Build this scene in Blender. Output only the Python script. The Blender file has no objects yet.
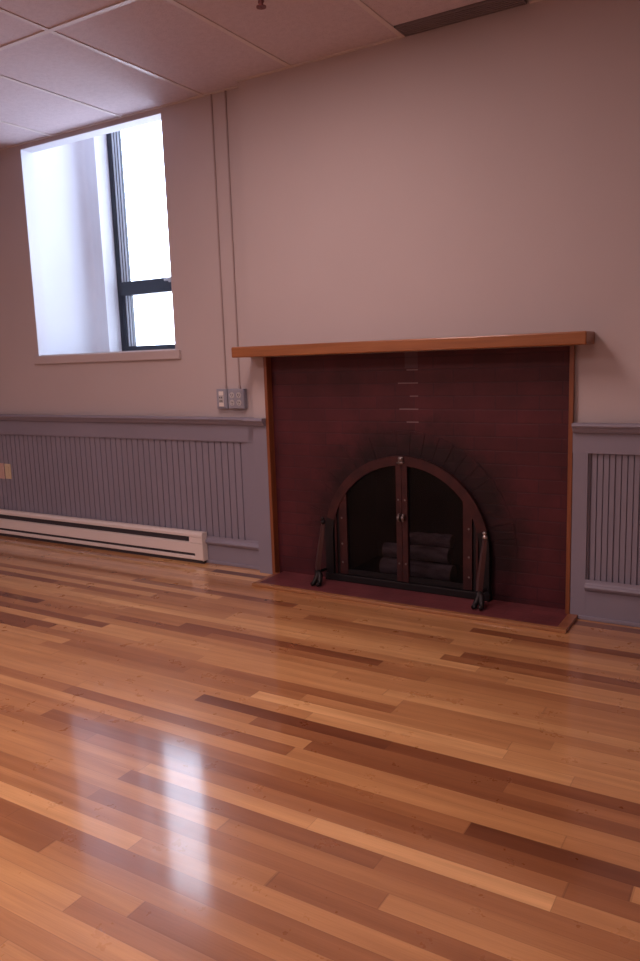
import bpy, bmesh, math, random
from mathutils import Vector, Matrix
random.seed(7)
col = bpy.context.scene.collection
PI = math.pi

# ---------------------------------------------------------------- materials
def new_mat(name):
    m = bpy.data.materials.new(name); m.use_nodes = True
    nt = m.node_tree; b = nt.nodes['Principled BSDF']
    return m, nt, b
def N(nt, t, **kw):
    n = nt.nodes.new(t)
    for k, v in kw.items(): setattr(n, k, v)
    return n
def math_n(nt, op, a, b=None, c=None):
    n = nt.nodes.new('ShaderNodeMath'); n.operation = op
    for i, v in enumerate((a, b, c)):
        if v is None: continue
        if isinstance(v, (int, float)): n.inputs[i].default_value = v
        else: nt.links.new(v, n.inputs[i])
    return n.outputs[0]
def mixc(nt, fac, a, b, mode='MIX'):
    n = nt.nodes.new('ShaderNodeMix'); n.data_type = 'RGBA'; n.blend_type = mode
    for i, v in ((0, fac), (6, a), (7, b)):
        if isinstance(v, (int, float)): n.inputs[i].default_value = v
        elif isinstance(v, tuple): n.inputs[i].default_value = (*v, 1) if len(v) == 3 else v
        else: nt.links.new(v, n.inputs[i])
    return n.outputs[2]
def ramp(nt, fac, stops):
    n = nt.nodes.new('ShaderNodeValToRGB'); e = n.color_ramp.elements
    while len(e) < len(stops): e.new(0.5)
    for i, (p, c) in enumerate(stops):
        e[i].position = p; e[i].color = (*c, 1) if len(c) == 3 else c
    nt.links.new(fac, n.inputs[0]); return n.outputs[0]
def noise(nt, vec, scale, detail=3, rough=.5):
    n = nt.nodes.new('ShaderNodeTexNoise'); n.inputs['Scale'].default_value = scale
    n.inputs['Detail'].default_value = detail; n.inputs['Roughness'].default_value = rough
    if vec is not None: nt.links.new(vec, n.inputs['Vector'])
    return n.outputs['Fac']
def coords(nt, scale=(1, 1, 1)):
    t = nt.nodes.new('ShaderNodeTexCoord'); mp = nt.nodes.new('ShaderNodeMapping')
    mp.inputs['Scale'].default_value = scale
    nt.links.new(t.outputs['Object'], mp.inputs[0]); return mp.outputs[0]
def bump(nt, b, h, strength, dist=.002):
    n = nt.nodes.new('ShaderNodeBump'); n.inputs['Strength'].default_value = strength
    n.inputs['Distance'].default_value = dist
    nt.links.new(h, n.inputs['Height']); nt.links.new(n.outputs[0], b.inputs['Normal'])
def setp(b, **kw):
    for k, v in kw.items():
        k = k.replace('_', ' ')
        if isinstance(v, tuple): v = (*v, 1) if len(v) == 3 else v
        b.inputs[k].default_value = v

def paint(name, c, rough=.6, nz=.06, bs=.15, scale=60, metallic=0, spec=.5):
    m, nt, b = new_mat(name); v = coords(nt)
    f = noise(nt, v, 2.3, 4)
    d = tuple(x * (1 - nz) for x in c); e = tuple(min(1, x * (1 + nz)) for x in c)
    nt.links.new(ramp(nt, f, [(.3, d), (.7, e)]), b.inputs['Base Color'])
    setp(b, Roughness=rough, Metallic=metallic); b.inputs['Specular IOR Level'].default_value = spec
    if bs: bump(nt, b, noise(nt, v, scale, 3), bs, .001)
    return m

M = {}
M['plaster'] = paint('wall_plaster', (.475, .415, .425), .75, .02, .2, 90)
M['soffit'] = paint('white_plaster', (.63, .655, .71), .6, .02, .1, 60)
M['grey'] = paint('grey_wood_paint', (.235, .222, .285), .42, .04, .12, 25)
M['white_metal'] = paint('white_enamel', (.74, .68, .66), .35, .03, .03, 30)
M['post'] = paint('worn_brown_iron', (.13, .075, .08), .4, .2, .2, 70, .5)
M['knob'] = paint('dull_steel', (.22, .19, .19), .4, .1, .1, 50, .8)
M['slot'] = paint('dark_slot', (.035, .03, .04), .7, .1, 0)
M['vent'] = paint('vent_grey_metal', (.20, .17, .19), .55, .08, 0)
M['tbar'] = paint('ceiling_bar', (.62, .56, .56), .45, .03, 0)
M['frame_dark'] = paint('dark_window_metal', (.012, .015, .028), .4, .05, 0)
M['bead'] = paint('pale_glazing_bead', (.55, .62, .70), .3, .05, 0)
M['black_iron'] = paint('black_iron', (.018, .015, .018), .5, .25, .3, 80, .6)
M['steel'] = paint('worn_steel', (.45, .42, .42), .3, .1, .1, 50, .9)
M['grey_box'] = paint('grey_outlet_metal', (.28, .29, .36), .4, .05, 0)
M['ivory'] = paint('ivory_plastic', (.62, .52, .36), .35, .04, 0)
M['pinkplate'] = paint('beige_plastic', (.55, .38, .34), .4, .04, 0)
M['white_plastic'] = paint('white_plastic', (.72, .70, .68), .35, .03, 0)
M['receptacle'] = paint('grey_receptacle', (.45, .45, .47), .35, .03, 0)
M['dark_hole'] = paint('black_plastic', (.01, .01, .01), .6, .05, 0)
M['reddark'] = paint('sprinkler_metal', (.16, .05, .05), .4, .1, 0, metallic=.6)
M['soot'] = paint('sooty_firebrick', (.022, .017, .025), .9, .4, .6, 20)

# acoustic ceiling tile
m, nt, b = new_mat('acoustic_tile'); v = coords(nt)
vo = N(nt, 'ShaderNodeTexVoronoi'); vo.inputs['Scale'].default_value = 110; nt.links.new(v, vo.inputs['Vector'])
pit = ramp(nt, vo.outputs['Distance'], [(.08, (.40, .34, .38)), (.25, (.60, .53, .575))])
big = ramp(nt, noise(nt, v, 35, 3), [(.35, (.93, .92, .93)), (.65, (1, 1, 1))])
nt.links.new(mixc(nt, 1.0, pit, big, 'MULTIPLY'), b.inputs['Base Color']); setp(b, Roughness=.9)
bump(nt, b, vo.outputs['Distance'], .35, .002); M['tile'] = m

# strip hardwood floor : rows along X
m, nt, b = new_mat('hardwood_strips')
tc = N(nt, 'ShaderNodeTexCoord'); sx = N(nt, 'ShaderNodeSeparateXYZ'); nt.links.new(tc.outputs['Object'], sx.inputs[0])
WB = .057
yr = math_n(nt, 'DIVIDE', sx.outputs[1], WB)
row = math_n(nt, 'FLOOR', yr)
wn = N(nt, 'ShaderNodeTexWhiteNoise', noise_dimensions='1D'); nt.links.new(row, wn.inputs['W'])
ln = math_n(nt, 'MULTIPLY_ADD', wn.outputs['Value'], .8, .75)                # plank length per row
sc = N(nt, 'ShaderNodeSeparateColor'); nt.links.new(wn.outputs['Color'], sc.inputs[0])
xo = math_n(nt, 'MULTIPLY_ADD', sc.outputs[1], 9.0, sx.outputs[0])
xr = math_n(nt, 'DIVIDE', xo, ln)
# irregular joints
xr2 = math_n(nt, 'ADD', xr, math_n(nt, 'MULTIPLY', math_n(nt, 'SINE', math_n(nt, 'MULTIPLY_ADD', xr, 1.7, row)), .28))
pl = math_n(nt, 'FLOOR', xr2)
cb = N(nt, 'ShaderNodeCombineXYZ'); nt.links.new(row, cb.inputs[0]); nt.links.new(pl, cb.inputs[1])
w2 = N(nt, 'ShaderNodeTexWhiteNoise', noise_dimensions='3D'); nt.links.new(cb.outputs[0], w2.inputs['Vector'])
rnd = math_n(nt, 'ADD', math_n(nt, 'MULTIPLY', w2.outputs['Value'], .6), math_n(nt, 'MULTIPLY', sc.outputs[2], .4))
base = ramp(nt, rnd, [(.05, (.16, .052, .021)), (.18, (.28, .105, .041)), (.31, (.44, .20, .080)), (.47, (.58, .30, .125)), (.70, (.68, .375, .16)), (.93, (.82, .495, .225))])
# grain
cg = N(nt, 'ShaderNodeCombineXYZ')
nt.links.new(math_n(nt, 'MULTIPLY_ADD', rnd, 37.0, sx.outputs[0]), cg.inputs[0])
nt.links.new(math_n(nt, 'MULTIPLY', sx.outputs[1], 16.0), cg.inputs[1]); nt.links.new(math_n(nt, 'MULTIPLY', rnd, 11.0), cg.inputs[2])
g1 = noise(nt, cg.outputs[0], 2.2, 2, .5)
g1c = ramp(nt, g1, [(.2, (.84, .80, .77)), (.8, (1.10, 1.10, 1.10))])
cg2 = N(nt, 'ShaderNodeCombineXYZ')
nt.links.new(math_n(nt, 'MULTIPLY_ADD', rnd, 17.0, math_n(nt, 'MULTIPLY', sx.outputs[0], 2.0)), cg2.inputs[0])
nt.links.new(math_n(nt, 'MULTIPLY', sx.outputs[1], 90.0), cg2.inputs[1])
g2 = noise(nt, cg2.outputs[0], 3.0, 4, .6)
g2c = ramp(nt, g2, [(.3, (.86, .82, .80)), (.6, (1, 1, 1))])
# amber blotches and short dark streaks (figure of the wood)
blot = ramp(nt, noise(nt, cg.outputs[0], 1.1, 1, .5), [(.25, (.84, .78, .74)), (.75, (1.04, 1.04, 1.04))])
c1 = mixc(nt, 1, base, g1c, 'MULTIPLY'); c2 = mixc(nt, .8, c1, g2c, 'MULTIPLY'); c3 = mixc(nt, .8, c2, blot, 'MULTIPLY')
fy = math_n(nt, 'FRACT', yr); fx = math_n(nt, 'FRACT', xr2)
ey = math_n(nt, 'MINIMUM', fy, math_n(nt, 'SUBTRACT', 1.0, fy))
ex = math_n(nt, 'MINIMUM', fx, math_n(nt, 'SUBTRACT', 1.0, fx))
gy = math_n(nt, 'LESS_THAN', ey, .014); gx = math_n(nt, 'LESS_THAN', ex, .0016)
gap = math_n(nt, 'MAXIMUM', gy, gx)
c4 = mixc(nt, math_n(nt, 'MULTIPLY', gap, .28), c3, (.10, .035, .015))
nt.links.new(c4, b.inputs['Base Color'])
rg = ramp(nt, noise(nt, coords(nt), 9, 4, .65), [(.3, (.26,) * 3), (.7, (.34,) * 3)])
nt.links.new(rg, b.inputs['Roughness'])
b.inputs['Specular IOR Level'].default_value = .5
b.inputs['Coat Weight'].default_value = 1.0; b.inputs['Coat Roughness'].default_value = .10
hh = math_n(nt, 'ADD', math_n(nt, 'MULTIPLY', math_n(nt, 'MULTIPLY', math_n(nt, 'MINIMUM', ey, .06), 14.0), 1.0),
            math_n(nt, 'ADD', math_n(nt, 'MULTIPLY', rnd, .5), math_n(nt, 'MULTIPLY', g2, .2)))
bump(nt, b, hh, .18, .0009); M['floor'] = m

def wood(name, c_lo, c_hi, axis=0, rough=.35):
    m, nt, b = new_mat(name)
    s = [14, 14, 14]; s[axis] = 1.0
    v = coords(nt, tuple(s))
    f = noise(nt, v, 3.0, 5, .6)
    nt.links.new(ramp(nt, f, [(.3, c_lo), (.65, c_hi)]), b.inputs['Base Color'])
    setp(b, Roughness=rough); b.inputs['Coat Weight'].default_value = .15
    bump(nt, b, f, .15, .001); return m
M['oak'] = wood('amber_oak', (.215, .070, .021), (.30, .108, .034), 0)
M['oak_v'] = wood('amber_oak_upright', (.17, .052, .020), (.25, .082, .031), 2)
M['oak_front'] = wood('floor_oak', (.28, .12, .05), (.38, .18, .08), 0, .25)
M['oak_dark'] = wood('brown_oak', (.20, .07, .035), (.30, .12, .06), 0)

# brick wall face
def brick_mat(name, plane, c1, c2, mortar, soot=True):
    m, nt, b = new_mat(name)
    tc = N(nt, 'ShaderNodeTexCoord'); s = N(nt, 'ShaderNodeSeparateXYZ'); nt.links.new(tc.outputs['Object'], s.inputs[0])
    cx = N(nt, 'ShaderNodeCombineXYZ')
    nt.links.new(s.outputs[0], cx.inputs[0]); nt.links.new(math_n(nt, 'SUBTRACT', s.outputs[2 if plane == 'xz' else 1], .038), cx.inputs[1])
    br = N(nt, 'ShaderNodeTexBrick'); nt.links.new(cx.outputs[0], br.inputs['Vector'])
    br.inputs['Scale'].default_value = 1; br.inputs['Brick Width'].default_value = .205
    br.inputs['Row Height'].default_value = .064; br.inputs['Mortar Size'].default_value = .004
    br.inputs['Mortar Smooth'].default_value = .3; br.inputs['Bias'].default_value = 0
    for k, c in (('Color1', c1), ('Color2', c2), ('Mortar', mortar)): br.inputs[k].default_value = (*c, 1)
    v = coords(nt)
    nz = ramp(nt, noise(nt, v, 6, 4), [(.3, (.72, .70, .72)), (.7, (1.12, 1.1, 1.1))])
    c = mixc(nt, 1, br.outputs['Color'], nz, 'MULTIPLY')
    if soot:
        # smoke stain above and round the arch, with a ragged edge
        dx = math_n(nt, 'SUBTRACT', s.outputs[0], -.12); dz = math_n(nt, 'SUBTRACT', s.outputs[2], .27)
        r = math_n(nt, 'SQRT', math_n(nt, 'ADD', math_n(nt, 'MULTIPLY', dx, dx), math_n(nt, 'MULTIPLY', dz, dz)))
        r = math_n(nt, 'ADD', r, math_n(nt, 'MULTIPLY_ADD', noise(nt, v, 7, 4, .7), .34, -.17))
        st = ramp(nt, r, [(.47, (.22, .28, .34)), (.66, (1, 1, 1))])
        c = mixc(nt, 1, c, st, 'MULTIPLY')
        # a short run of paler mortar joints under the shelf
        zr_ = math_n(nt, 'DIVIDE', math_n(nt, 'SUBTRACT', s.outputs[2], .038), .064)
        rowi = math_n(nt, 'ROUND', zr_)
        wnz = N(nt, 'ShaderNodeTexWhiteNoise', noise_dimensions='1D'); nt.links.new(rowi, wnz.inputs['W'])
        lft = math_n(nt, 'MULTIPLY_ADD', wnz.outputs['Value'], .12, -.24)
        wx = math_n(nt, 'MULTIPLY', math_n(nt, 'GREATER_THAN', s.outputs[0], lft), math_n(nt, 'LESS_THAN', s.outputs[0], -.080))
        wz = math_n(nt, 'MULTIPLY', math_n(nt, 'GREATER_THAN', s.outputs[2], .85), math_n(nt, 'LESS_THAN', s.outputs[2], 1.15))
        thin = math_n(nt, 'LESS_THAN', math_n(nt, 'ABSOLUTE', math_n(nt, 'SUBTRACT', zr_, rowi)), .045)
        pale_joints = math_n(nt, 'MULTIPLY', math_n(nt, 'MULTIPLY', wx, wz), thin)
        c = mixc(nt, math_n(nt, 'MULTIPLY', pale_joints, .34), c, (.42, .30, .32))
        # a greyer patch right under the shelf
        pz = math_n(nt, 'MULTIPLY', math_n(nt, 'GREATER_THAN', s.outputs[2], 1.134), math_n(nt, 'MULTIPLY', math_n(nt, 'GREATER_THAN', s.outputs[0], -.150), math_n(nt, 'LESS_THAN', s.outputs[0], -.080)))
        c = mixc(nt, math_n(nt, 'MULTIPLY', pz, .35), c, (.14, .09, .11))
    nt.links.new(c, b.inputs['Base Color']); setp(b, Roughness=.5 if soot else .4); b.inputs['Specular IOR Level'].default_value = .3
    h = math_n(nt, 'ADD', math_n(nt, 'MULTIPLY', br.outputs['Fac'], -1.0), math_n(nt, 'MULTIPLY', noise(nt, v, 60, 3), .35))
    bump(nt, b, h, .3, .003); return m
M['brick'] = brick_mat('dark_red_brick', 'xz', (.080, .016, .022), (.066, .0135, .019), (.058, .014, .021))
M['tilehearth'] = brick_mat('dark_red_hearth_brick', 'xy', (.15, .040, .046), (.135, .037, .043), (.12, .036, .042), False)
M['arch_brick'] = brick_mat('sooty_arch_brick', 'xz', (.072, .0145, .0205), (.066, .0135, .019), (.066, .0135, .019))
m, nt, b = new_mat('brown_copper_metal'); v = coords(nt)
f = noise(nt, v, 14, 4, .6)
nt.links.new(ramp(nt, f, [(.3, (.030, .011, .014)), (.7, (.066, .020, .021))]), b.inputs['Base Color'])
setp(b, Roughness=.38, Metallic=.45); M['copper'] = m
# birch log
m, nt, b = new_mat('grey_log_bark'); v = coords(nt, (3, 12, 12)); f = noise(nt, v, 3, 5, .65)
nt.links.new(ramp(nt, f, [(.32, (.16, .14, .15)), (.5, (.40, .36, .38)), (.7, (.52, .48, .49))]), b.inputs['Base Color'])
setp(b, Roughness=.85); bump(nt, b, f, .6, .006); M['bark'] = m
m, nt, b = new_mat('log_end_grain'); v = coords(nt)
w = N(nt, 'ShaderNodeTexWave', wave_type='RINGS', rings_direction='X'); w.inputs['Scale'].default_value = 28; w.inputs['Distortion'].default_value = 2
nt.links.new(v, w.inputs['Vector'])
nt.links.new(ramp(nt, w.outputs['Fac'], [(.2, (.30, .24, .19)), (.8, (.42, .35, .28))]), b.inputs['Base Color']); setp(b, Roughness=.8); M['logend'] = m
# glass
def glass(name, tint, rough=.02, mixf=.08):
    m, nt, b = new_mat(name); nt.nodes.remove(b)
    o = [n for n in nt.nodes if n.type == 'OUTPUT_MATERIAL'][0]
    t = N(nt, 'ShaderNodeBsdfTransparent'); t.inputs[0].default_value = (*tint, 1)
    g = N(nt, 'ShaderNodeBsdfGlossy'); g.inputs['Roughness'].default_value = rough
    fr = N(nt, 'ShaderNodeFresnel'); fr.inputs[0].default_value = 1.45
    mx = N(nt, 'ShaderNodeMixShader')
    nt.links.new(math_n(nt, 'MULTIPLY', fr.outputs[0], mixf), mx.inputs[0]); nt.links.new(t.outputs[0], mx.inputs[1]); nt.links.new(g.outputs[0], mx.inputs[2])
    nt.links.new(mx.outputs[0], o.inputs[0]); return m
M['pane'] = glass('window_glass', (.96, .98, 1.0), .02, .6)
M['fire_glass'] = glass('smoked_glass', (.56, .53, .56), .35, .4)
m, nt, b = new_mat('lamp_diffuser'); setp(b, Base_Color=(.9, .85, .8)); b.inputs['Emission Color'].default_value = (1, .80, .74, 1); b.inputs['Emission Strength'].default_value = 3; M['diffuser'] = m

# ---------------------------------------------------------------- mesh helpers
def box(bm, x0, x1, y0, y1, z0, z1, bev=0):
    r = bmesh.ops.create_cube(bm, size=1)
    vs = r['verts']
    for v in vs:
        v.co = Vector(((x0 + x1) / 2 + v.co.x * (x1 - x0), (y0 + y1) / 2 + v.co.y * (y1 - y0), (z0 + z1) / 2 + v.co.z * (z1 - z0)))
    if bev:
        es = list({e for v in vs for e in v.link_edges})
        bmesh.ops.bevel(bm, geom=es, offset=bev, segments=2, affect='EDGES', profile=.5)
def prism(bm, pts, axis, a, b_):
    """extrude a closed 2D outline between a and b_ along axis (0:x -> pts (y,z); 1:y -> pts (x,z); 2:z -> pts (x,y))"""
    def P(p, t):
        return (t, p[0], p[1]) if axis == 0 else (p[0], t, p[1]) if axis == 1 else (p[0], p[1], t)
    A = [bm.verts.new(P(p, a)) for p in pts]; B = [bm.verts.new(P(p, b_)) for p in pts]
    n = len(pts)
    fs = [bm.faces.new(A), bm.faces.new(list(reversed(B)))]
    for i in range(n): fs.append(bm.faces.new((A[i], B[i], B[(i + 1) % n], A[(i + 1) % n])))
    return fs
def tube(bm, pts, radii, seg=12, cap=True):
    pts = [Vector(p) for p in pts]
    if isinstance(radii, (int, float)): radii = [radii] * len(pts)
    rings = []; up = Vector((0, 1, 0.01)).normalized()
    for i, p in enumerate(pts):
        d = (pts[min(i + 1, len(pts) - 1)] - pts[max(i - 1, 0)]).normalized()
        u = d.cross(up)
        if u.length < 1e-3: u = d.cross(Vector((1, 0, 0)))
        u.normalize(); w = d.cross(u)
        rings.append([bm.verts.new(p + (u * math.cos(2 * PI * k / seg) + w * math.sin(2 * PI * k / seg)) * radii[i]) for k in range(seg)])
    for i in range(len(rings) - 1):
        for k in range(seg):
            bm.faces.new((rings[i][k], rings[i][(k + 1) % seg], rings[i + 1][(k + 1) % seg], rings[i + 1][k]))
    if cap: bm.faces.new(rings[0]); bm.faces.new(list(reversed(rings[-1])))
def band(bm, pin, pout, y0, y1):
    """strip between two open polylines in xz with thickness in y"""
    n = len(pin)
    q = [[bm.verts.new((p[0], y, p[1])) for p in P] for P in (pin, pout) for y in (y0, y1)]
    a, b_, c, d = q  # in-front, in-back, out-front, out-back
    for i in range(n - 1):
        bm.faces.new((a[i], a[i + 1], c[i + 1], c[i])); bm.faces.new((b_[i], d[i], d[i + 1], b_[i + 1]))
        bm.faces.new((a[i], b_[i], b_[i + 1], a[i + 1])); bm.faces.new((c[i], c[i + 1], d[i + 1], d[i]))
    for i in (0, n - 1): bm.faces.new((a[i], c[i], d[i], b_[i]))
def ball(bm, c, r, sc=(1, 1, 1)):
    q = bmesh.ops.create_uvsphere(bm, u_segments=16, v_segments=10, radius=r)
    for v in q['verts']: v.co = Vector((v.co.x * sc[0] + c[0], v.co.y * sc[1] + c[1], v.co.z * sc[2] + c[2]))
def disc(bm, c, r, y0, y1, seg=20):
    prism(bm, [(c[0] + r * math.cos(2 * PI * k / seg), c[1] + r * math.sin(2 * PI * k / seg)) for k in range(seg)], 1, y0, y1)
def obj(name, bm, mat, parent=None, smooth=False, kind=None, label=None, cat=None, group=None, at=None):
    bmesh.ops.recalc_face_normals(bm, faces=bm.faces[:])
    if at is not None:
        bmesh.ops.translate(bm, verts=bm.verts[:], vec=-Vector(at))
    me = bpy.data.meshes.new(name); bm.to_mesh(me); bm.free()
    me.materials.append(mat)
    if smooth:
        for p in me.polygons: p.use_smooth = True
    o = bpy.data.objects.new(name, me); col.objects.link(o)
    if at is not None: o.location = at
    if parent is not None:
        o.parent = parent
        o.location = o.location - parent.location if at is not None else -Vector(parent.location)
        if parent.parent is not None: o.location = o.location - Vector(parent.parent.location)
    if kind: o['kind'] = kind
    if label: o['label'] = label
    if cat: o['category'] = cat
    if group: o['group'] = group
    return o
def thing(name, loc=(0, 0, 0), label=None, cat=None, group=None, kind=None):
    o = bpy.data.objects.new(name, None); col.objects.link(o); o.location = loc
    o.empty_display_size = .05
    if label: o['label'] = label
    if cat: o['category'] = cat
    if group: o['group'] = group
    if kind: o['kind'] = kind
    return o
def B(): return bmesh.new()

# ---------------------------------------------------------------- dimensions
D = .0624             # plane of the wall left of the chimney breast (breast face is y = 0)
ZC = 2.628            # ceiling
XL, XR, YF = -4.3, 2.6, -5.6
WX0, WX1, WZ0, WZ1 = -2.875, -1.652, 1.277, 2.603   # window opening in the lining
XJ0 = -2.95
YW = .77              # plane of the window unit, deep in the old wall
ZH = 3.32             # head of the old opening, above the hung ceiling
BX = -1.057           # left corner of chimney breast
FX0, FX1, FZ = -.967, .674, 1.214

# ---------------------------------------------------------------- shell
bm = B(); box(bm, XL - .2, XR + .2, YF - .2, 1.1, -.12, 0); obj('floor', bm, M['floor'], kind='structure')
bm = B()
box(bm, XL - .1, WX0, D, .156, 0, 3.5); box(bm, WX1, BX, D, .156, 0, 3.5)
box(bm, WX0, WX1, D, .156, 0, WZ0 - .001); box(bm, WX0, WX1, D, .156, WZ1, 3.5)
box(bm, XL - .1, XJ0, .156, 1.0, 0, 3.5); box(bm, WX1, BX + .1, .156, 1.0, 0, 3.5)
box(bm, XJ0, WX1, .156, 1.0, 0, WZ0 - .001); box(bm, XJ0, WX1, .156, 1.0, ZH, 3.5)
wall_back = obj('wall_back', bm, M['plaster'], kind='structure')
# white lining of the window recess (jamb with rounded inner corner, right jamb, soffit, stool)
rec = thing('trim_1', (WX0, D, WZ0), kind='structure')
bm = B()
XJ = -2.945; XE = -2.812; y1 = .565
pts = [(WX0 - .0, D), (WX0 + .004, D), (WX0 + .004, .156), (XJ, .160), (XJ, y1)]
for k in range(1, 13):
    a = k / 12 * PI / 2
    pts.append((XJ + .050 * (1 - math.cos(a)), y1 + .080 * math.sin(a)))
pts += [(XE, y1 + .083), (XE, YW + .06), (XJ - .02, YW + .06), (XJ - .02, .150), (WX0, .150)]
fs = prism(bm, pts, 2, WZ0, ZH)
obj('jamb', bm, M['soffit'], rec)
bm = B(); box(bm, WX1 - .004, WX1, D, YW + .06, WZ0, ZH); obj('jamb', bm, M['plaster'], rec)
bm = B(); box(bm, WX0 + .004, WX1 - .004, D, .156, WZ1 - .004, WZ1); obj('soffit', bm, M['soffit'], rec)
bm = B(); box(bm, WX0 + .004, WX1 - .004, D + .006, YW + .06, WZ0 - .001, WZ0 + .006); box(bm, XJ, WX0 + .004, .158, YW, WZ0 - .001, WZ0 + .006); obj('sill_lining', bm, M['soffit'], rec)

# chimney breast
bm = B()
box(bm, BX, FX0, 0, .6, 0, 3.3); box(bm, FX1, XR + .1, 0, .6, 0, 3.3); box(bm, FX0, FX1, 0, .6, FZ, 3.3)
obj('wall_chimney_breast', bm, M['plaster'], kind='structure')
bm = B(); box(bm, XL - .15, XL, YF, 1.0, 0, 3.3); obj('wall_left', bm, M['plaster'], kind='structure')
bm = B(); box(bm, XR, XR + .15, YF, 0, 0, 3.3); obj('wall_right', bm, M['plaster'], kind='structure')
bm = B(); box(bm, XL - .15, XR + .15, YF - .15, YF, 0, 3.3); obj('wall_front', bm, M['plaster'], kind='structure')

# ceiling: tiles and grid
GX = [-1.338 + .61 * k for k in range(-5, 7)]
GY = [-.9726 - 1.22 * k for k in range(-1, 5)]
bm = B()
xs = [XL] + [x for x in GX if XL + .02 < x < XR - .02] + [XR]
ys = [D] + [y for y in GY if YF < y < 0] + [YF]
VX0, VX1, VY0, VY1 = -.104, .452, -.124, -.006
for i in range(len(xs) - 1):
    for j in range(len(ys) - 1):
        x0, x1, ya, yb = xs[i] + .012, xs[i + 1] - .012, ys[j + 1] + .012, ys[j] - (.012 if j else .0)
        x1b = x1
        if x0 > BX - .3 and j == 0: yb = 0 if xs[i] > -1.2 else yb
        if j == 0 and x0 < VX0 < x1: yb = VY0 - .006
        box(bm, x0, x1, ya, yb, ZC + .004, ZC + .02)
ceil = obj('ceiling', bm, M['tile'], kind='structure')
bm = B()
for x in xs[1:-1]:
    ye = 0 if x > BX else D
    box(bm, x - .012, x + .012, YF, ye, ZC, ZC + .022)
for y in ys[1:-1]: box(bm, XL, XR, y - .012, y + .012, ZC - .0004, ZC + .021)
obj('ceiling_grid', bm, M['tbar'], ceil)
bm = B()
box(bm, XL, BX, D - .018, D, ZC - .0008, ZC + .02); box(bm, BX, VX0 - .02, -.018, 0, ZC - .0008, ZC + .02); box(bm, VX1 + .01, XR, -.018, 0, ZC - .0008, ZC + .02)
obj('edge_angle', bm, M['tbar'], ceil)
bm = B(); box(bm, XL - .15, XR + .15, YF - .15, D, ZC + .35, ZC + .4); obj('slab', bm, M['soot'], ceil)

# ---------------------------------------------------------------- window unit
win = thing('window_1', (WX0 + .1, YW, WZ0), kind='structure')
wx0 = XE; wx1 = WX1 - .004
zmid0, zmid1 = 1.702, 1.800
ws = .040
bm = B()
box(bm, wx0, wx0 + ws, YW, YW + .06, WZ0 + .006, ZH)
box(bm, wx1 - ws, wx1, YW, YW + .06, WZ0 + .006, ZH)
box(bm, wx0 + ws, wx1 - ws, YW, YW + .06, WZ0 + .006, WZ0 + .058)
box(bm, wx0 + ws, wx1 - ws, YW, YW + .06, ZH - .06, ZH)
box(bm, wx0 + ws, wx1 - ws, YW - .006, YW + .06, zmid0, zmid1, .003)
box(bm, wx0 + ws, wx0 + ws + .028, YW + .002, YW + .06, WZ0 + .058, zmid0); box(bm, wx1 - ws - .028, wx1 - ws, YW + .002, YW + .06, WZ0 + .058, zmid0)
obj('window_frame', bm, M['frame_dark'], win)
for (za, zb, off, n_) in ((WZ0 + .058, zmid0, .028, 2), (zmid1, ZH - .06, 0, 3)):
    bm = B(); gk = B(); xa, xb = wx0 + ws + off, wx1 - ws - off
    for q in range(n_):
        o_ = q * .018
        box(bm, xa + o_, xa + o_ + .013, YW + .008 + q * .009, YW + .05, za, zb)
        box(bm, xb - o_ - .013, xb - o_, YW + .008 + q * .009, YW + .05, za, zb)
        box(gk, xa + o_ + .013, xa + o_ + .018, YW + .014 + q * .009, YW + .05, za, zb)
        box(gk, xb - o_ - .018, xb - o_ - .013, YW + .014 + q * .009, YW + .05, za, zb)
    obj('glazing_bead', bm, M['bead'], win)
    obj('gasket', gk, M['frame_dark'], win)
    bm = B(); box(bm, xa, xb, YW + .051, YW + .056, za, zb); obj('glass_pane', bm, M['pane'], win)
bm = B(); box(bm, -2.335, -2.215, YW - .022, YW - .006, 1.775, 1.790, .003); box(bm, -2.30, -2.27, YW - .014, YW - .005, 1.765, 1.80, .002)
obj('window_handle', bm, M['steel'], win, label='small steel latch handle')
# sill board on the room side
bm = B(); box(bm, -2.905, -1.612, D - .020, D, 1.222, 1.2755, .004); obj('window_sill', bm, M['plaster'], kind='structure')

# ---------------------------------------------------------------- wainscot
def beadboard(x0, x1, y, z0, z1, pitch=.0475, gw=.0025, fine=False):
    bm = B(); pts = [(x0, y)]; x = x0 + .012; kk = 0; g0 = gw
    while x < x1 - .012:
        gw = g0 if (not fine or kk % 4 == 0) else .0009
        for c in (x,):
            pts += [(c - gw - .0015, y), (c - gw, y + .009), (c + gw, y + .009), (c + gw + .0015, y)]
        x += pitch; kk += 1
    pts += [(x1, y), (x1, y + .012), (x0, y + .012)]
    prism(bm, pts, 2, z0, z1); return bm
def caprail(x0, x1, y, z):
    bm = B()
    prof = [(y, z), (y - .034, z), (y - .038, z - .004), (y - .040, z - .012), (y - .036, z - .019), (y - .028, z - .022), (y - .024, z - .032), (y - .017, z - .042), (y, z - .044)]
    prism(bm, prof, 0, x0, x1); return bm
def ledge(x0, x1, y, z0, z1):
    bm = B(); h = z1 - z0
    prof = [(y, z1), (y - .004, z1), (y - .006, z1 - h * .25), (y - .010, z1 - h * .38), (y - .018, z1 - h * .45), (y - .022, z1 - h * .6), (y - .018, z1 - h * .78), (y - .010, z0 + h * .08), (y - .004, z0), (y, z0)]
    prism(bm, prof, 0, x0, x1); return bm
tl = thing('trim_2', (XL, D, 0), kind='structure')
g = M['grey']; yb = D - .010; yf = D - .024
obj('beadboard', beadboard(XL, -1.146, yb, .16, .745), g, tl)
obj('cap_rail', caprail(XL, BX, yf, .884), g, tl, smooth=False)
bm = B(); box(bm, XL, BX, yf, D, .742, .842, .001); box(bm, XL, -1.146, yf + .006, yf + .010, .736, .744); obj('frieze_board', bm, g, tl)
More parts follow.
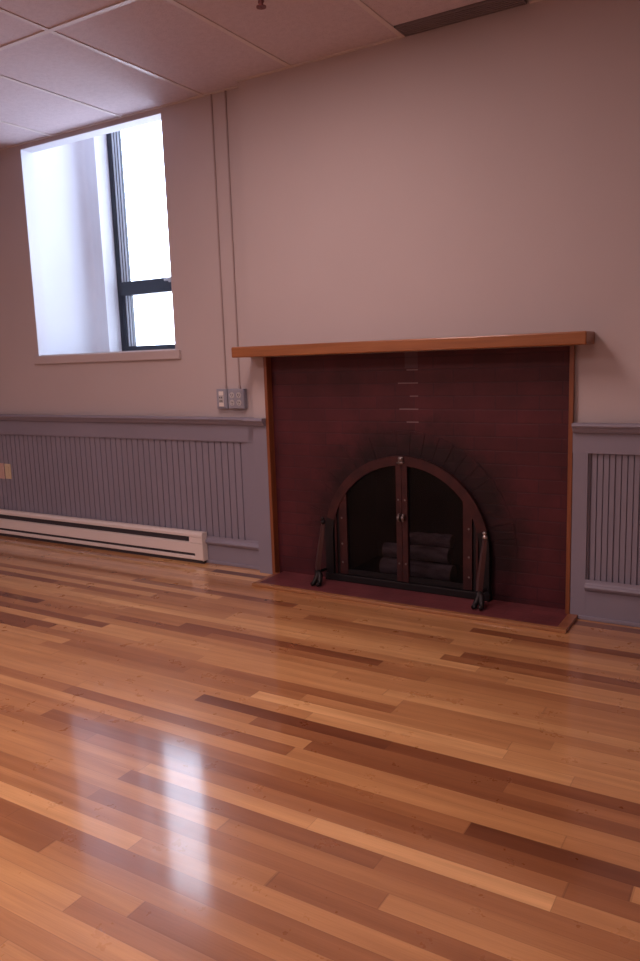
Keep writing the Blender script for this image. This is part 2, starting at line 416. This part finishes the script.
bm = B(); box(bm, -1.146, BX, yf, D, .0, .742); obj('stile', bm, g, tl)
obj('ledge_moulding', ledge(XL, BX, yf, .114, .168), g, tl)
bm = B(); box(bm, XL, BX, yf - .001, D, 0, .118, .001); obj('baseboard', bm, g, tl)
bm = B(); box(bm, XL, BX - .006, yf - .010, yf, 0, .018, .003); obj('shoe_moulding', bm, g, tl)
# return of wainscot on the breast between its corner and the fireplace
tm = thing('trim_3', (BX, 0, 0), kind='structure')
yg = -.012
bm = B(); box(bm, BX - .002, FX0 - .003, yg, 0, 0, .842, .001); obj('corner_board', bm, g, tm)
obj('cap_rail', caprail(BX - .040, FX0 - .004, yg, .884), g, tm)
yr = -.026
tr = thing('trim_4', (FX1, 0, 0), kind='structure')
obj('beadboard', beadboard(.741, XR, -.0105, .17, .752, .025, .0020, True), g, tr)
obj('cap_rail', caprail(FX1 + .004, XR, yr, .884), g, tr)
bm = B(); box(bm, FX1 + .001, XR, yr, 0, .750, .842, .001); obj('frieze_board', bm, g, tr)
bm = B(); box(bm, FX1 + .003, .741, yr, 0, .0, .750); obj('stile', bm, g, tr)
obj('ledge_moulding', ledge(.741, XR, yr, .134, .186), g, tr)
bm = B(); box(bm, .741, XR, yr, 0, 0, .140, .001); obj('baseboard', bm, g, tr)
bm = B(); box(bm, .714, XR, yr - .011, yr, 0, .018, .003); obj('shoe_moulding', bm, g, tr)

# ---------------------------------------------------------------- fireplace
CX, CZ_, RO, RI = -.163, .247, .455, .407
fp = thing('fireplace', (CX, 0, 0), 'dark red brick fireplace face with sooty arched opening and thin amber wood edging', 'fireplace')
YB = .030
def arc(r, n=40, a0=PI, a1=0): return [(CX + r * math.cos(a0 + (a1 - a0) * k / n), CZ_ + r * math.sin(a0 + (a1 - a0) * k / n)) for k in range(n + 1)]
bx0, bx1 = FX0 + .018, FX1 - .018
RH = RO - .012
bm = B()
o_in = [(CX - RH, .0)] + arc(RH) + [(CX + RH, .0)]
# outer path matched point for point
def outp(p):
    dx, dz = p[0] - CX, p[1] - CZ_
    if p[1] <= CZ_ + 1e-6: return (bx0 if dx < 0 else bx1, p[1])
    ts = []
    if dx < -1e-9: ts.append((bx0 - CX) / dx)
    if dx > 1e-9: ts.append((bx1 - CX) / dx)
    if dz > 1e-9: ts.append((FZ - CZ_) / dz)
    t = min(ts); return (CX + dx * t, CZ_ + dz * t)
o_out = [outp(p) for p in o_in]
# add corner cover boxes
band(bm, o_in, o_out, YB, YB + .12)
def cornerfill(cx_):
    # triangle between last radial hits around a top corner
    s = -1 if cx_ < CX else 1
    pa = max([p for p in o_out if abs(p[0] - cx_) < 1e-6], key=lambda p: p[1])
    top = [p for p in o_out if abs(p[1] - FZ) < 1e-6]
    pb = (min if s < 0 else max)(top, key=lambda p: p[0])
    prism(bm, [pa, (cx_, FZ), pb], 1, YB, YB + .12)
cornerfill(bx0); cornerfill(bx1)
obj('brick_face', bm, M['brick'], fp)
# ring of arch bricks on end
bm = B(); n = 23; ra, rb = RO - .008, RO + .125
for k in range(n):
    a0 = PI * k / n + .002; a1 = PI * (k + 1) / n - .002
    jit = random.uniform(-.0015, .0015)
    P = [(CX + r * math.cos(a), CZ_ + r * math.sin(a)) for r, a in ((ra, a0), (rb, a0), (rb, a1), (ra, a1))]
    prism(bm, P, 1, YB - .0022 + jit, YB + .02)
obj('brick_arch', bm, M['arch_brick'], fp, label='ring of soot darkened bricks')
bm = B()
t = .02; fi = RH
box(bm, CX - fi - t, CX - fi + .02, YB + .02, .56, -.0, .72); box(bm, CX + fi - .02, CX + fi + t, YB + .02, .56, 0, .72)
box(bm, CX - fi - t, CX + fi + t, .54, .58, 0, .75); box(bm, CX - fi - t, CX + fi + t, YB + .12, .56, .715, .75)
box(bm, CX - fi + .02, CX + fi - .02, YB, .54, 0, .016)
obj('firebox', bm, M['soot'], fp)
# wood edging
bm = B(); box(bm, FX0, FX0 + .019, -.016, YB + .05, 0.0, FZ, .0015); obj('side_trim', bm, M['oak_v'], fp)
bm = B(); box(bm, FX1 - .019, FX1, -.024, YB + .05, 0.0, FZ, .0015); obj('side_trim', bm, M['oak_v'], fp)
# hearth
hz = .014
bm = B(); box(bm, -.920, .668, -.215, YB, 0, hz); obj('hearth', bm, M['tilehearth'], fp, label='dark red brick hearth strip')
bm = B()
box(bm, -.945, .712, -.246, -.215, 0, hz + .002, .003)
obj('hearth_border', bm, M['oak_front'], fp, label='amber oak strip along the hearth front')
bm = B(); box(bm, .668, .712, -.215, -.013, 0, hz + .002, .003); obj('hearth_border', bm, M['oak_dark'], fp)
bm = B(); prism(bm, [(-.945, -.215), (-.920, -.215), (-.920, -.013), (-.945, -.013)], 2, 0, hz); obj('hearth_border', bm, M['oak_dark'], fp)
# mantel shelf
bm = B(); box(bm, -1.066, .754, -.165, 0, FZ + .001, 1.2705, .006)
obj('mantel_shelf', bm, M['oak'], smooth=False, label='long amber oak mantel shelf above the dark brick fireplace', cat='shelf', at=(CX, -.08, 1.24))

# ---------------------------------------------------------------- fireplace doors
fd = thing('fireplace_doors', (CX, 0, hz), 'arched brown metal fireplace doors with dark glass standing in the brick opening', 'fireplace doors')
y0, y1_ = -.004, .028
bm = B()
AL = math.radians(14)
band(bm, arc(RI, 40, PI - AL, AL), arc(RO, 40, PI - AL, AL), y0, y1_); obj('arch_frame', bm, M['copper'], fd)
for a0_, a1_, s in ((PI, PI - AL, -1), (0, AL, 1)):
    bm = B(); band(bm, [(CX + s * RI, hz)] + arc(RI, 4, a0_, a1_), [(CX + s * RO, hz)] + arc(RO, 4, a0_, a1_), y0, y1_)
    obj('frame_leg', bm, M['black_iron'], fd, label='lower leg of the arched frame, coloured black for the shade there')  # black here puts the shade low on the arch into the leg colour
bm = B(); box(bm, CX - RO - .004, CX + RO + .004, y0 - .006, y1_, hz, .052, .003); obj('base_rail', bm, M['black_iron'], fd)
# dark filler between door stiles and the arch leg
XS = .322; WS = .045
def zin(dx, r=RI): return CZ_ + math.sqrt(max(r * r - dx * dx, 0))
for s in (-1, 1):
    bm = B(); pi_ = []; po_ = []
    for k in range(13):
        dx = XS + WS + .004 + (RI - .001 - XS - WS - .004) * k / 12
        pi_.append((CX + s * dx, .052)); po_.append((CX + s * dx, zin(dx) + .006))
    band(bm, pi_, po_, .010, .022); obj('side_panel', bm, M['black_iron'], fd)
    bm = B(); box(bm, CX + s * .392 - .006, CX + s * .392 + .006, .0, .012, .052, .40, .002); obj('side_rib', bm, M['copper'], fd)
    # door
    dn = B(); a_, b_ = (XS, XS + WS)
    P1 = [(CX + s * a_, .056), (CX + s * a_, zin(a_) + .004)]; P2 = [(CX + s * b_, .056), (CX + s * b_, zin(b_) + .004)]
    band(dn, P1, P2, .0, .020)
    # centre stile
    box(dn, CX + s * .0012, CX + s * .031, -.004, .020, .056, zin(.03) + .002)
    # bottom rail
    xa, xb = sorted((CX + s * .031, CX + s * XS))
    door = obj('door', dn, M['copper'], fd)
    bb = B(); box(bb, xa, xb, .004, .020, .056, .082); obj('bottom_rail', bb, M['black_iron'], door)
    gb = B(); gi, go = [], []
    for k in range(21):
        dx = .03 + (XS - .03) * k / 20
        gi.append((CX + s * dx, .075)); go.append((CX + s * dx, zin(dx) + .004))
    band(gb, gi, go, .012, .016)
    obj('glass_panel', gb, M['fire_glass'], door)
    hb = B(); hx = CX + s * .012
    box(hb, hx - .005, hx + .005, -.020, -.004, .372, .410, .002); ball(hb, (hx, -.024, .391), .009, (1, .8, 1.3))
    obj('handle', hb, M['knob'], door, smooth=True)
    rv = B()
    for z in (.12, .22, .36, .50): ball(rv, (CX + s * (XS + .03), -.001, z), .0055, (1, .5, 1))
    ball(rv, (CX + s * .018, -.005, .48), .005, (1, .5, 1)); ball(rv, (CX + s * .018, -.005, .15), .005, (1, .5, 1))
    obj('rivet', rv, M['knob'], door)
bm = B(); box(bm, CX - .013, CX + .013, -.014, .0, .662, .700, .003); ball(bm, (CX + .002, -.016, .688), .011, (1.1, .6, 1)); tube(bm, [(CX - .02, -.012, .668), (CX + .02, -.012, .672)], .004)
obj('top_catch', bm, M['knob'], fd, smooth=True)

# andirons in front of the doors
def andiron(x, lean, label, shiny):
    t = thing('andiron', (x, -.10, hz), label, 'andiron', 'andirons in front of the fireplace doors')
    z = hz
    bm = B()
    tube(bm, [(x - lean * .010, -.100, z + .055), (x - lean * .004, -.102, z + .12), (x + lean * .006, -.104, z + .20), (x + lean * .016, -.104, z + .28), (x + lean * .020, -.102, z + .335)],
         [.015, .017, .015, .013, .010], 4)
    obj('post', bm, M['post'], t)
    bm = B(); tx = x + lean * .021
    tube(bm, [(tx, -.102, z + .330), (tx, -.102, z + .340), (tx, -.102, z + .350)], [.011, .013, .009], 14)
    ball(bm, (tx - lean * .002, -.104, z + .358), .0095)
    obj('finial', bm, M['steel' if shiny else 'black_iron'], t, smooth=True)
    for s in (-1, 1):
        bm = B()
        tube(bm, [(x - lean * .010, -.100, z + .075), (x + s * .007, -.112, z + .052), (x + s * .013, -.126, z + .028), (x + s * .017, -.142, z + .013), (x + s * .018, -.156, z + .013)],
             [.015, .016, .014, .012, .010], 8)
        obj('foot', bm, M['black_iron'], t, smooth=True)
    bm = B(); tube(bm, [(x - lean * .008, -.100, z + .065), (x - lean * .008, -.06, z + .063), (x - lean * .008, -.02, z + .060)], .009, 8)
    obj('shank', bm, M['black_iron'], t)
    return t
andiron(-.600, 1.5, 'dark iron andiron before the left door, with an all black knob', False)
andiron(.284, 1.0, 'dark iron andiron before the right door, with a shiny steel knob', True)

# logs
def log(x0, x1, y, z, r, tilt, label, seed):
    rnd = random.Random(seed); bm = B(); pts = []; rad = []
    for k in range(9):
        t = k / 8; pts.append((x0 + (x1 - x0) * t, y + rnd.uniform(-.004, .004), z + tilt * (t - .5) + rnd.uniform(-.002, .002))); rad.append(r * rnd.uniform(.96, 1.0))
    tube(bm, pts, rad, 18, cap=False)
    o = thing('firewood_log', ((x0 + x1) / 2, y, z), label, 'log', 'firewood logs behind the glass')
    obj('bark', bm, M['bark'], o, smooth=True)
    for xx, zz, rr in ((x0, pts[0][2], rad[0]), (x1, pts[-1][2], rad[-1])):
        bm = B(); d = .003 if xx == x0 else -.003
        tube(bm, [(xx - d, pts[0][1] if xx == x0 else pts[-1][1], zz), (xx + d, pts[0][1] if xx == x0 else pts[-1][1], zz)], rr * .99, 18)
        obj('cut_end', bm, M['logend'], o)
    return o
log(-.37, .03, .195, .016 + .051, .050, 0, 'thickest grey firewood log, lowest of the small stack behind the glass', 1)
log(-.36, .01, .200, .160, .041, .004, 'grey firewood log in the middle of the small stack behind the glass', 3)
log(-.23, .02, .205, .237, .035, .004, 'shortest grey firewood log, topmost of the small stack behind the glass', 4)

# ---------------------------------------------------------------- baseboard heater
hb0, hb1 = XL + .25, -1.478
ht = thing('baseboard_heater', ((hb0 + hb1) / 2, D, 0), 'long low white electric baseboard heater along the grey wainscot', 'heater')
yh = D - .024
prof = [(yh, .190), (yh - .030, .190), (yh - .044, .178), (yh - .044, .163), (yh - .028, .158), (yh - .028, .128), (yh - .046, .122), (yh - .046, .062), (yh - .030, .056), (yh - .030, .046), (yh - .046, .040), (yh - .046, .024), (yh - .040, .020), (yh, .020)]
bm = B(); prism(bm, prof, 0, hb0, hb1 - .0)
obj('housing', bm, M['white_metal'], ht)
bm = B(); box(bm, hb0 + .02, hb1 - .10, yh - .0335, yh - .027, .130, .157); obj('upper_grille', bm, M['slot'], ht)
bm = B(); box(bm, hb0 + .02, hb1 - .06, yh - .0365, yh - .029, .044, .060); obj('lower_grille', bm, M['slot'], ht)
bm = B(); box(bm, hb1 - .10, hb1, yh - .0455, yh - .02, .126, .160); box(bm, hb1 - .06, hb1, yh - .0455, yh - .02, .038, .064); box(bm, hb1 - .001, hb1 + .004, yh - .048, yh, .018, .192, .002); obj('end_cap', bm, M['white_metal'], ht)
bm = B(); box(bm, hb0, hb1 - .004, yh - .034, yh, .0, .021); obj('base_channel', bm, M['slot'], ht)

# ---------------------------------------------------------------- outlets, raceways
def plate_box(bm, x0, x1, z0, z1, y, d, bev=.003): box(bm, x0, x1, y - d, y, z0, z1, bev)
o1 = thing('electrical_outlet', (-1.302, D, .987), 'narrow surface outlet box with white outlet, left of the four socket box', 'outlet')
bm = B(); plate_box(bm, -1.340, -1.265, .931, 1.043, D, .030); obj('box', bm, M['grey_box'], o1)
bm = B(); plate_box(bm, -1.334, -1.271, .937, 1.037, D - .030, .003, .001); obj('cover_plate', bm, M['grey_box'], o1)
bm = B(); plate_box(bm, -1.319, -1.286, .944, 1.030, D - .033, .003, .001); f_ = obj('receptacle', bm, M['white_plastic'], o1)
bm = B(); box(bm, -1.318, -1.287, D - .0375, D - .035, .965, 1.008, .001); obj('socket', bm, M['receptacle'], f_)
bm = B()
for zz in (.975, .995):
    for xx in (-1.309, -1.296): box(bm, xx - .003, xx + .003, D - .0385, D - .036, zz - .005, zz + .005)
obj('slot', bm, M['dark_hole'], f_)
o2 = thing('electrical_outlet', (-1.199, D, .987), 'square grey metal outlet box with four sockets near the mantel', 'outlet')
bm = B(); plate_box(bm, -1.254, -1.142, .931, 1.043, D, .034); obj('box', bm, M['grey_box'], o2)
bm = B(); plate_box(bm, -1.249, -1.147, .936, 1.038, D - .034, .003, .001); obj('cover_plate', bm, M['grey_box'], o2)
for xx in (-1.222, -1.174):
    for zz in (.966, 1.008):
        bm = B(); disc(bm, (xx, zz), .0165, D - .040, D - .036); s_ = obj('socket', bm, M['receptacle'], o2)
        bm = B(); box(bm, xx - .007, xx - .004, D - .041, D - .0395, zz - .003, zz + .008); box(bm, xx + .004, xx + .007, D - .041, D - .0395, zz - .003, zz + .006); ball(bm, (xx, D - .040, zz - .009), .0025)
        obj('slot', bm, M['dark_hole'], s_)
def raceway(x0, x1, label, zb):
    t = thing('cable_raceway', (x0, D, zb), label, 'raceway', 'raceways running up the wall')
    bm = B()
    box(bm, x0 - .0045, x0 + .0045, D - .008, D, zb, ZC, .002)
    obj('channel', bm, M['raceway'], t)
    bm = B(); box(bm, x0 - .006, x0 + .006, D - .009, D, zb, zb + .02, .002); obj('clip', bm, M['raceway'], t)
M['raceway'] = paint('brownish_raceway', (.34, .27, .27), .5, .05, 0)
raceway(-1.286, 0, 'thin brown vertical cable raceway above the narrow outlet box, nearer the window', 1.043)
raceway(-1.190, 0, 'thin brown vertical cable raceway above the four socket box, passing behind the mantel end', 1.043)

# wall plates on the wainscot at the left
w1 = thing('wall_plate', (-3.372, D - .01, .472), 'beige wall plate low on the grey wainscot, cut by the left frame edge', 'wall plate')
bm = B(); plate_box(bm, -3.408, -3.340, .415, .528, yb, .006, .002); obj('plate', bm, M['pinkplate'], w1)
bm = B(); plate_box(bm, -3.391, -3.358, .438, .505, yb - .006, .003, .001); obj('insert', bm, M['pinkplate'], w1)
w2_ = thing('wall_plate', (-3.30, D - .01, .472), 'ivory wall plate low on the grey wainscot, right of the beige one', 'wall plate')
bm = B(); plate_box(bm, -3.330, -3.266, .417, .526, yb, .006, .002); obj('plate', bm, M['ivory'], w2_)
bm = B(); plate_box(bm, -3.312, -3.284, .438, .505, yb - .006, .003, .001); obj('insert', bm, M['ivory'], w2_)

# ---------------------------------------------------------------- ceiling fittings
vt = thing('air_vent', ((VX0 + VX1) / 2, -.065, ZC), 'dark grey linear air vent in the ceiling edge above the fireplace wall', 'vent')
bm = B()
for a in ((VX0, VX1, VY0, VY0 + .003), (VX0, VX1, VY1 - .003, VY1), (VX0, VX0 + .006, VY0, VY1), (VX1 - .006, VX1, VY0, VY1)): box(bm, *a, ZC - .002, ZC + .02)
obj('frame', bm, M['vent'], vt)
bm = B(); box(bm, VX0 + .006, VX1 - .006, VY0 + .003, VY1 - .003, ZC + .006, ZC + .02); obj('backing', bm, M['vent'], vt)
for k in range(6):
    y = VY0 + .008 + k * .0175
    bm = B(); box(bm, VX0 + .006, VX1 - .006, y, y + .009, ZC - .001, ZC + .005); obj('slat', bm, M['vent'], vt)
sx_, sy_ = -.395, -.728
sp = thing('sprinkler_head', (sx_, sy_, ZC), 'small dark red pendant sprinkler head hanging from the ceiling', 'sprinkler')
bm = B(); tube(bm, [(sx_, sy_, ZC), (sx_, sy_, ZC - .006), (sx_, sy_, ZC - .010)], [.034, .032, .02], 20); obj('escutcheon', bm, M['reddark'], sp)
bm = B(); tube(bm, [(sx_, sy_, ZC - .005), (sx_, sy_, ZC - .022)], .010)
for s in (-1, 1): tube(bm, [(sx_ + s * .009, sy_, ZC - .020), (sx_ + s * .013, sy_, ZC - .034), (sx_ + s * .003, sy_, ZC - .046)], .0025, 6)
tube(bm, [(sx_, sy_, ZC - .020), (sx_, sy_, ZC - .050)], .008, 8)
obj('body', bm, M['reddark'], sp)
bm = B(); tube(bm, [(sx_, sy_, ZC - .050), (sx_, sy_, ZC - .054)], .020, 16); tube(bm, [(sx_, sy_, ZC - .053), (sx_, sy_, ZC - .060)], .003, 8); obj('deflector', bm, M['reddark'], sp)

# ---------------------------------------------------------------- lights
def troffer(x, y, power, label, colr=(1, .80, .74)):
    t = thing('ceiling_light', (x, y, ZC), label, 'ceiling light', 'ceiling lights behind the viewer')
    bm = B()
    for a in ((x - .293, x + .293, y - .59, y - .56), (x - .293, x + .293, y + .56, y + .59), (x - .293, x - .263, y - .56, y + .56), (x + .263, x + .293, y - .56, y + .56)): box(bm, *a, ZC - .003, ZC + .012)
    obj('frame', bm, M['tbar'], t)
    bm = B(); box(bm, x - .263, x + .263, y - .56, y + .56, ZC + .000, ZC + .0035); obj('diffuser', bm, M['diffuser'], t)
    l = bpy.data.lights.new('ceiling_lamp', 'AREA'); l.shape = 'RECTANGLE'; l.size = .52; l.size_y = 1.1; l.energy = power; l.color = colr
    o = bpy.data.objects.new('lamp', l); col.objects.link(o); o.parent = t; o.location = (0, 0, -.012)
LW = (1.0, .695, .65)
troffer(GX[6] + .305 - .61 * 0, -.9726 - .61, 25, 'ceiling light panel nearest the fireplace wall', LW)
troffer(GX[3] + .305, -.9726 - 1.22 * 2.5, 50, 'unseen ceiling light panel added at the rear, toward the left wall', LW)  # unseen lamp, added to brighten the walls from the left
troffer(GX[8] + .305, -.9726 - 1.22 * 2.5, 18, 'unseen ceiling light panel added at the rear, toward the right wall', LW)  # unseen weaker lamp, added to lift the right-hand side

# bright sky beyond the window
w = bpy.data.worlds.new('sky'); bpy.context.scene.world = w; w.use_nodes = True
bg = w.node_tree.nodes['Background']
tcw = w.node_tree.nodes.new('ShaderNodeTexCoord'); sp_ = w.node_tree.nodes.new('ShaderNodeSeparateXYZ')
w.node_tree.links.new(tcw.outputs['Generated'], sp_.inputs[0])
cr = w.node_tree.nodes.new('ShaderNodeValToRGB')
cr.color_ramp.elements[0].position = .0; cr.color_ramp.elements[0].color = (.72, .76, .92, 1)
e_ = cr.color_ramp.elements.new(.03); e_.color = (.78, .84, .92, 1)
cr.color_ramp.elements[1].position = .35; cr.color_ramp.elements[1].color = (.64, .76, 1.0, 1)
w.node_tree.links.new(sp_.outputs[2], cr.inputs[0]); w.node_tree.links.new(cr.outputs[0], bg.inputs[0])
bg.inputs[1].default_value = 13.5
# daylight portal for the window opening
lp = bpy.data.lights.new('window_portal', 'AREA'); lp.shape = 'RECTANGLE'; lp.size = wx1 - wx0; lp.size_y = ZH - WZ0; lp.cycles.is_portal = True
po = bpy.data.objects.new('window_portal', lp); col.objects.link(po); po.location = ((wx0 + wx1) / 2, YW + .09, (ZH + WZ0) / 2); po.rotation_euler = (-PI / 2, 0, 0)

# ---------------------------------------------------------------- camera
yaw, pit, rol = map(math.radians, (-31.4467, -8.9641, -1.9266))
fw = Vector((math.sin(yaw) * math.cos(pit), math.cos(yaw) * math.cos(pit), math.sin(pit)))
rt = Vector((math.cos(yaw), -math.sin(yaw), 0)); up = rt.cross(fw)
rt2 = rt * math.cos(rol) + up * math.sin(rol); up2 = -rt * math.sin(rol) + up * math.cos(rol)
cam = bpy.data.cameras.new('camera'); co = bpy.data.objects.new('camera', cam); col.objects.link(co)
mt = Matrix((rt2, up2, -fw)).transposed().to_4x4(); mt.translation = Vector((1.4643, -3.4438, 1.1904)); co.matrix_world = mt
cam.sensor_fit = 'VERTICAL'; cam.sensor_height = 36; cam.lens = 765.857 / 961 * 36; cam.clip_start = .02
sc_ = bpy.context.scene; sc_.camera = co
vs = sc_.view_settings; sc_.display_settings.display_device = 'sRGB'
vs.view_transform = 'Standard'; vs.look = 'None'; vs.gamma = 1; vs.use_curve_mapping = False; vs.exposure = 0
